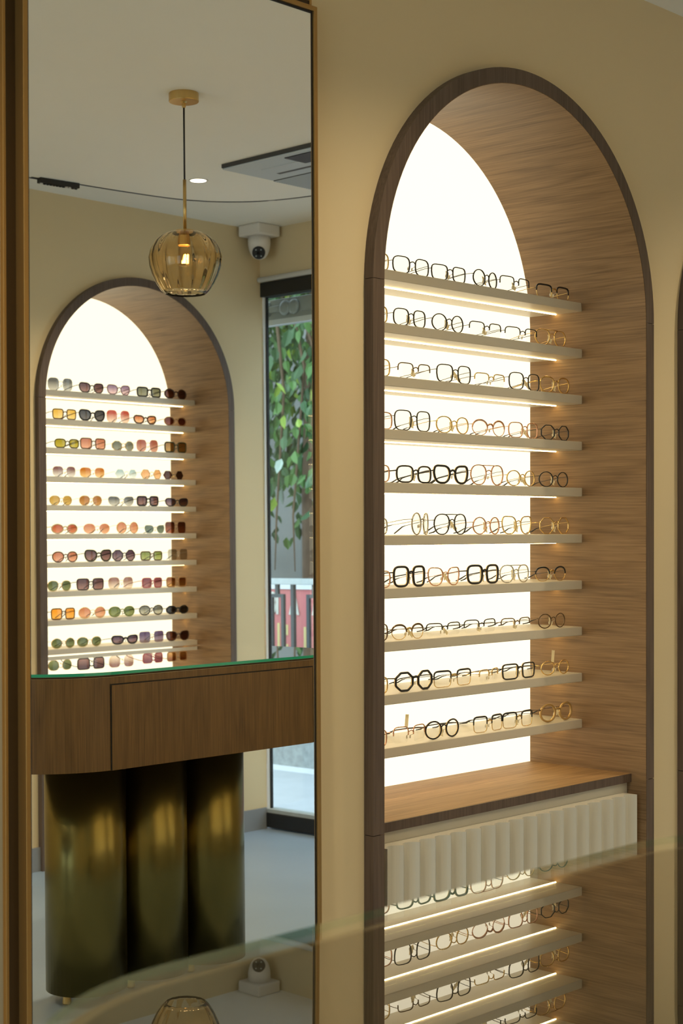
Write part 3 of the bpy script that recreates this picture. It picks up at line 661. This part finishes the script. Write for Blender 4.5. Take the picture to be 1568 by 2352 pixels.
SUN = [
 [(115,170,'soft','none','silver','grey',50),(185,243,'cat','mid','black','plum',42),(250,303,'cat','mid','lilac','lilac',42),(319,373,'square','thick','black','olive',43),(381,433,'round','thick','brown','brown',44)],
 [(124,179,'square','mid','tortoise','yellow',43),(184,246,'cat','thick','black','darkgrey',47),(249,301,'soft','none','gold','red',50),(311,362,'cat','thick','tortoise','orange',38),(381,431,'panto','mid','tan','redbrown',39)],
 [(129,184,'soft','mid','olive','lime',38),(187,246,'square','mid','tortoise','salmon',46),(261,309,'oct','wire','gold','greygreen',39),(317,366,'soft','none','gold','rosebrown',49),(381,431,'square','thick','olive','amber',47)],
 [(125,175,'soft','none','gold','plumfade',40),(187,242,'soft','none','gold','orangefade',39),(269,315,'hex','none','silver','bluefade',36),(326,373,'hex','wire','gold','peach',39),(378,423,'hex','none','gold','darkbrown',36)],
 [(115,168,'aviator','wire','gold','goldy',38),(185,235,'aviator','wire','gold','amberbrown',40),(251,309,'cat','none','gold','grey',38),(317,365,'square','thick','black','plum',43),(382,433,'cat','mid','black','purple',36)],
 [(119,180,'oval','mid','cream','copper',40),(193,254,'panto','none','gold','peachbrown',40),(270,318,'round','wire','gold','peachbrown',48),(333,380,'cat','none','gold','teal',34),(381,428,'square','none','brown','shieldbrown',48)],
 [(120,180,'panto','mid','brown','salmon',44),(194,258,'cat','thick','olive','plum',50),(258,312,'oct','mid','black','purple',47),(324,373,'square','mid','tortoise','green',40),(387,431,'square','none','clear','clear',46)],
 [(109,164,'aviator','wire','gold','bottle',42),(176,239,'square','mid','black','plum',48),(250,305,'soft','none','gold','mauve',48),(326,373,'square','mid','pink','wine',43),(383,428,'square','mid','tan','amberfade',43)],
 [(117,172,'square','mid','tortoise','vivid',47),(181,241,'round','wire','gold','peachbrown',46),(250,308,'panto','mid','green','olivegreen',43),(320,373,'panto','mid','black','smoke',42),(381,432,'oct','thick','black','black',36)],
 [(117,171,'round','wire','gold','bottle',41),(176,232,'panto','wire','gold','bottle',40),(256,315,'cat','thick','black','purple',38),(320,374,'square','none','gold','bluepurple',46),(380,434,'cat','mid','brown','brown',42)],
]
SY = WB-0.194-0.016; YV = 2*YM-SY     # virtual distance behind the mirror
for k, row in enumerate(SUN):
    z = 1.9285-0.1195*k+0.0003
    for j, (p0, p1, shape, rim, col, tint, h) in enumerate(row):
        x0, x1 = px_x(p0, YV), px_x(p1, YV)
        mute = lambda c: tuple(0.80*v+0.14*(0.3*c[0]+0.6*c[1]+0.1*c[2]) for v in c)
        lm = thin_glass('tint_'+tint, lin(mute(TINT[tint][0])), lin(mute(TINT[tint][1])), ior=1.35)
        words = [w for w in (TN[tint]+'-lensed', ('thick' if rim == 'thick' else RIMN[rim]), SHAPEN[shape]) if w]
        lab = '%s sunglasses, %s on the %s shelf in the mirror' % (' '.join(words), FROMR[4-j], SHN[k])
        o = eyewear('sunglasses', (x0+x1)/2, SY, z, PI+rnd.uniform(-0.05,0.05), min(0.150, max(0.118, x1-x0)), h/1000*1.06, shape, rim, col, lab, 'sunglasses in the mirrored niche', lens=lm, tips=rim in ('wire','none'), tagged=0)

# ------------------------------------------------------------------ outside the door
M_PAVE = principled('grey_paving', (0.44,0.47,0.50), 0.8, noise=0.12, nscale=6)
M_GRAN = principled('speckled_granite', (0.30,0.33,0.33), 0.7, noise=0.5, nscale=26)
M_NOSE = principled('white_kerb_edge', (0.72,0.76,0.78), 0.6)
M_RAIL = principled('dark_rail_paint', (0.035,0.045,0.05), 0.5)
M_RED = principled('red_hoarding', (0.62,0.20,0.20), 0.7, noise=0.06, nscale=3)
M_LETTER = principled('white_lettering', (0.66,0.67,0.60), 0.7)
M_YELLOW = principled('yellow_print', (0.70,0.62,0.28), 0.7)
M_ROCK = principled('grey_rock_wall', (0.16,0.165,0.155), 0.9, noise=0.55, nscale=1.6, bump=0.4, bscale=6)
M_BARK = principled('brown_bark', (0.13,0.085,0.05), 0.9, noise=0.4, nscale=12)
tag(mobj('pavement', bx(WR+0.12, 7.0, -7.0, 5.0, -0.16,-0.10), M_PAVE), 'pale paving outside the glass door, seen in the mirror', 'pavement', kind='structure')
tag(mobj('ground_outside', bx(7.0, 13.0, -12.0, 5.0, -0.30,-0.16), M_PAVE), 'street surface beyond the granite kerb', 'ground', kind='structure')
kb = empty('granite_kerb', (7.0, -7.0, -0.16)); tag(kb, 'speckled grey granite kerb wall beyond the pavement, in mirror', 'kerb')
mobj('wall_block', bx(0,0.25, 0,12.0, 0.0,0.55), M_GRAN, kb); mobj('edge_strip', bx(-0.03,0.0, 0,12.0, 0.045,0.085), M_NOSE, kb)
rl = empty('railing', (7.12, 0, 0.39)); tag(rl, 'dark metal railing with rectangular loops outside the door, in mirror', 'railing')
mobj('top_rail', bx(-0.025,0.025, -6.0,3.0, 0.635,0.672, bev=0.004), M_STEEL, rl)
post0 = cross0 = None
yb = -2.78-0.32*9
for k in range(26):
    y = yb+0.32*k
    if post0 is None: post0 = mobj('post', bx(-0.012,0.012,-0.013,0.013,0,0.635), M_RAIL, rl); p = post0
    else: p = share('post', post0, rl)
    p.location = (0, y+0.138, 0)
    lp = mobj('loop', bx(-0.010,0.010,-0.055,-0.033,0,0.575), M_RAIL, rl) if cross0 is None else share('loop', cross0, rl)
    if cross0 is None:
        bm = bmesh.new()
        box(bm,-0.010,0.010,-0.062,-0.038,0,0.575); box(bm,-0.010,0.010,0.038,0.062,0,0.575); box(bm,-0.010,0.010,-0.062,0.062,0.553,0.575); box(bm,-0.010,0.010,-0.013,0.013,0.575,0.635)
        me = bpy.data.meshes.new('loop'); bm.to_mesh(me); bm.free(); me.materials.append(M_RAIL); lp.data = me; cross0 = lp
    lp.location = (0, y, 0)
hd = empty('site_hoarding', (7.75, -7.0, -0.16)); tag(hd, 'red street hoarding with white letters behind the railing, in mirror', 'hoarding')
mobj('board', bx(0,0.03, 0,9.0, 0.0,1.13), M_RED, hd); mobj('cap_rail', bx(-0.012,0.04, 0,9.0, 1.13,1.175), M_NOSE, hd)
def letter(ch, y, z, size):
    cu = bpy.data.curves.new('letter', 'FONT'); cu.body = ch; cu.size = size; cu.extrude = 0.004; cu.align_x = 'CENTER'; cu.resolution_u = 3; cu.offset = 0.006
    tmp = bpy.data.objects.new('tmp_letter', cu); C.objects.link(tmp); bpy.context.view_layer.update()
    me = bpy.data.meshes.new_from_object(tmp.evaluated_get(bpy.context.evaluated_depsgraph_get())); bpy.data.objects.remove(tmp)
    me.materials.clear(); me.materials.append(M_LETTER); me.name = 'letter'
    o = link(bpy.data.objects.new('letter', me), hd)
    o.rotation_euler = (PI/2, 0, -PI/2); o.scale = (0.62, 1, 1); o.location = (-0.006, y, z)
for ch, y in (('A',3.41),('O',3.482),('8',3.54),('I',3.585),('A',3.744),('A',3.96)): letter(ch, y, 0.965, 0.205)
for y0, y1, z0, z1 in ((3.475,3.505,0.72,0.90),(3.58,3.60,0.72,0.90),(3.635,3.68,0.82,0.89),(3.635,3.68,0.70,0.76),(3.83,3.85,0.72,0.88)): mobj('yellow_block', bx(-0.004,0.0, y0,y1, z0,z1), M_YELLOW, hd)
tag(mobj('rock_wall', bx(10.6,10.9, -12.0,5.0, -0.2,6.0), M_ROCK), 'dim grey stone wall behind the tree outside', 'wall')
# tree: trunk, hanging branches, leaves
tree = empty('street_tree', (8.7, -4.5, -0.16)); tag(tree, 'leafy green tree with hanging branches outside the door, in mirror', 'tree')
bm = bmesh.new(); tube(bm, [(0.0,0.55,0),(0.03,0.53,0.9),(-0.05,0.6,1.8),(0.1,0.5,3.2),(0.3,0.4,4.6)], [0.16,0.13,0.12,0.10,0.06], 10)
mobj('trunk', bm, M_BARK, tree, smooth=True)
bm = bmesh.new(); tube(bm, [(-0.55,1.02,0.25),(-0.52,1.0,1.2)], 0.035, 8); mobj('sapling_stem', bm, M_BARK, tree, smooth=True)
for k in range(9):
    y = -0.7+0.21*k; z0 = 3.4+rnd.uniform(-.3,.3); zz = 1.35+rnd.uniform(-.15,.5)
    bm = bmesh.new(); tube(bm, [(0.1,0.3,3.7),(-0.2,y*0.6,z0),(-0.35,y,z0-0.6),(-0.38,y+rnd.uniform(-.1,.1),zz+.4),(-0.36,y+rnd.uniform(-.15,.15),zz)], [0.025,0.016,0.011,0.008,0.004], 5)
    mobj('branch', bm, M_BARK, tree, smooth=True)
def leaf_mat(name, c): 
    m = principled(name, c, 0.35, spec=0.4, noise=0.2, nscale=5); m.node_tree.nodes['Principled BSDF'].inputs['Transmission Weight'].default_value = 0.0; return m
LM_ = [leaf_mat('leaf_deep_green',(0.055,0.13,0.05)), leaf_mat('leaf_mid_green',(0.10,0.22,0.06)), leaf_mat('leaf_bright_green',(0.28,0.42,0.06)), leaf_mat('leaf_pale_grey_green',(0.36,0.46,0.40))]
def leaf_geo(bm, mt, L_, W_):
    r = [(0,0,0),(W_*.55,L_*.3,.01),(W_*.5,L_*.65,.0),(0,L_,-.02),(-W_*.5,L_*.65,.0),(-W_*.55,L_*.3,.01),(0,L_*.5,-.012)]
    v = [bm.verts.new(mt @ Vector(p)) for p in r]
    for a, b in ((0,1),(1,2),(2,3),(3,4),(4,5),(5,0)): bm.faces.new((v[6],v[a],v[b]))
LEAF = []
for m in LM_:
    bm = bmesh.new(); leaf_geo(bm, Matrix.Identity(4), 0.125, 0.058)
    me = bpy.data.meshes.new('leaf'); bm.to_mesh(me); bm.free(); me.materials.append(m); LEAF.append(me)
def leaf_spot():
    y = rnd.uniform(-0.35, 1.45); low = 1.95-0.55*rnd.random()**3
    z = rnd.uniform(max(1.4,low), 3.9); return Vector((rnd.uniform(-0.75,0.1), y, z))
def leaf_rot(): return Matrix.Rotation(rnd.uniform(0,2*PI),4,'Z') @ Matrix.Rotation(rnd.uniform(-2.4,-0.6),4,'X') @ Matrix.Rotation(rnd.uniform(-.6,.6),4,'Y')
for k in range(290):
    p = leaf_spot(); p.x -= 0.15
    i = rnd.choices((0,1,2,3),(4,5,2.2 if p.z > 2.3 else 0.7,1.6 if 1.6 < p.z < 2.7 else 0.3))[0]
    o = link(bpy.data.objects.new('leaf', LEAF[i]), tree); o.matrix_local = Matrix.Translation(p) @ leaf_rot() @ Matrix.Scale(rnd.uniform(0.7,1.25),4)
for i, cnt in ((0,2200),(1,1900),(2,520)):
    bm = bmesh.new()
    for k in range(cnt):
        p = leaf_spot(); p.x += rnd.uniform(0.1,0.9); p.y = (p.y-0.55)*1.5+0.55
        if i == 2: p.z = max(p.z, rnd.uniform(2.3,3.7))
        leaf_geo(bm, Matrix.Translation(p) @ leaf_rot(), 0.105, 0.05)
    tag(mobj('foliage', bm, LM_[i], tree, recalc=False), kind='stuff')
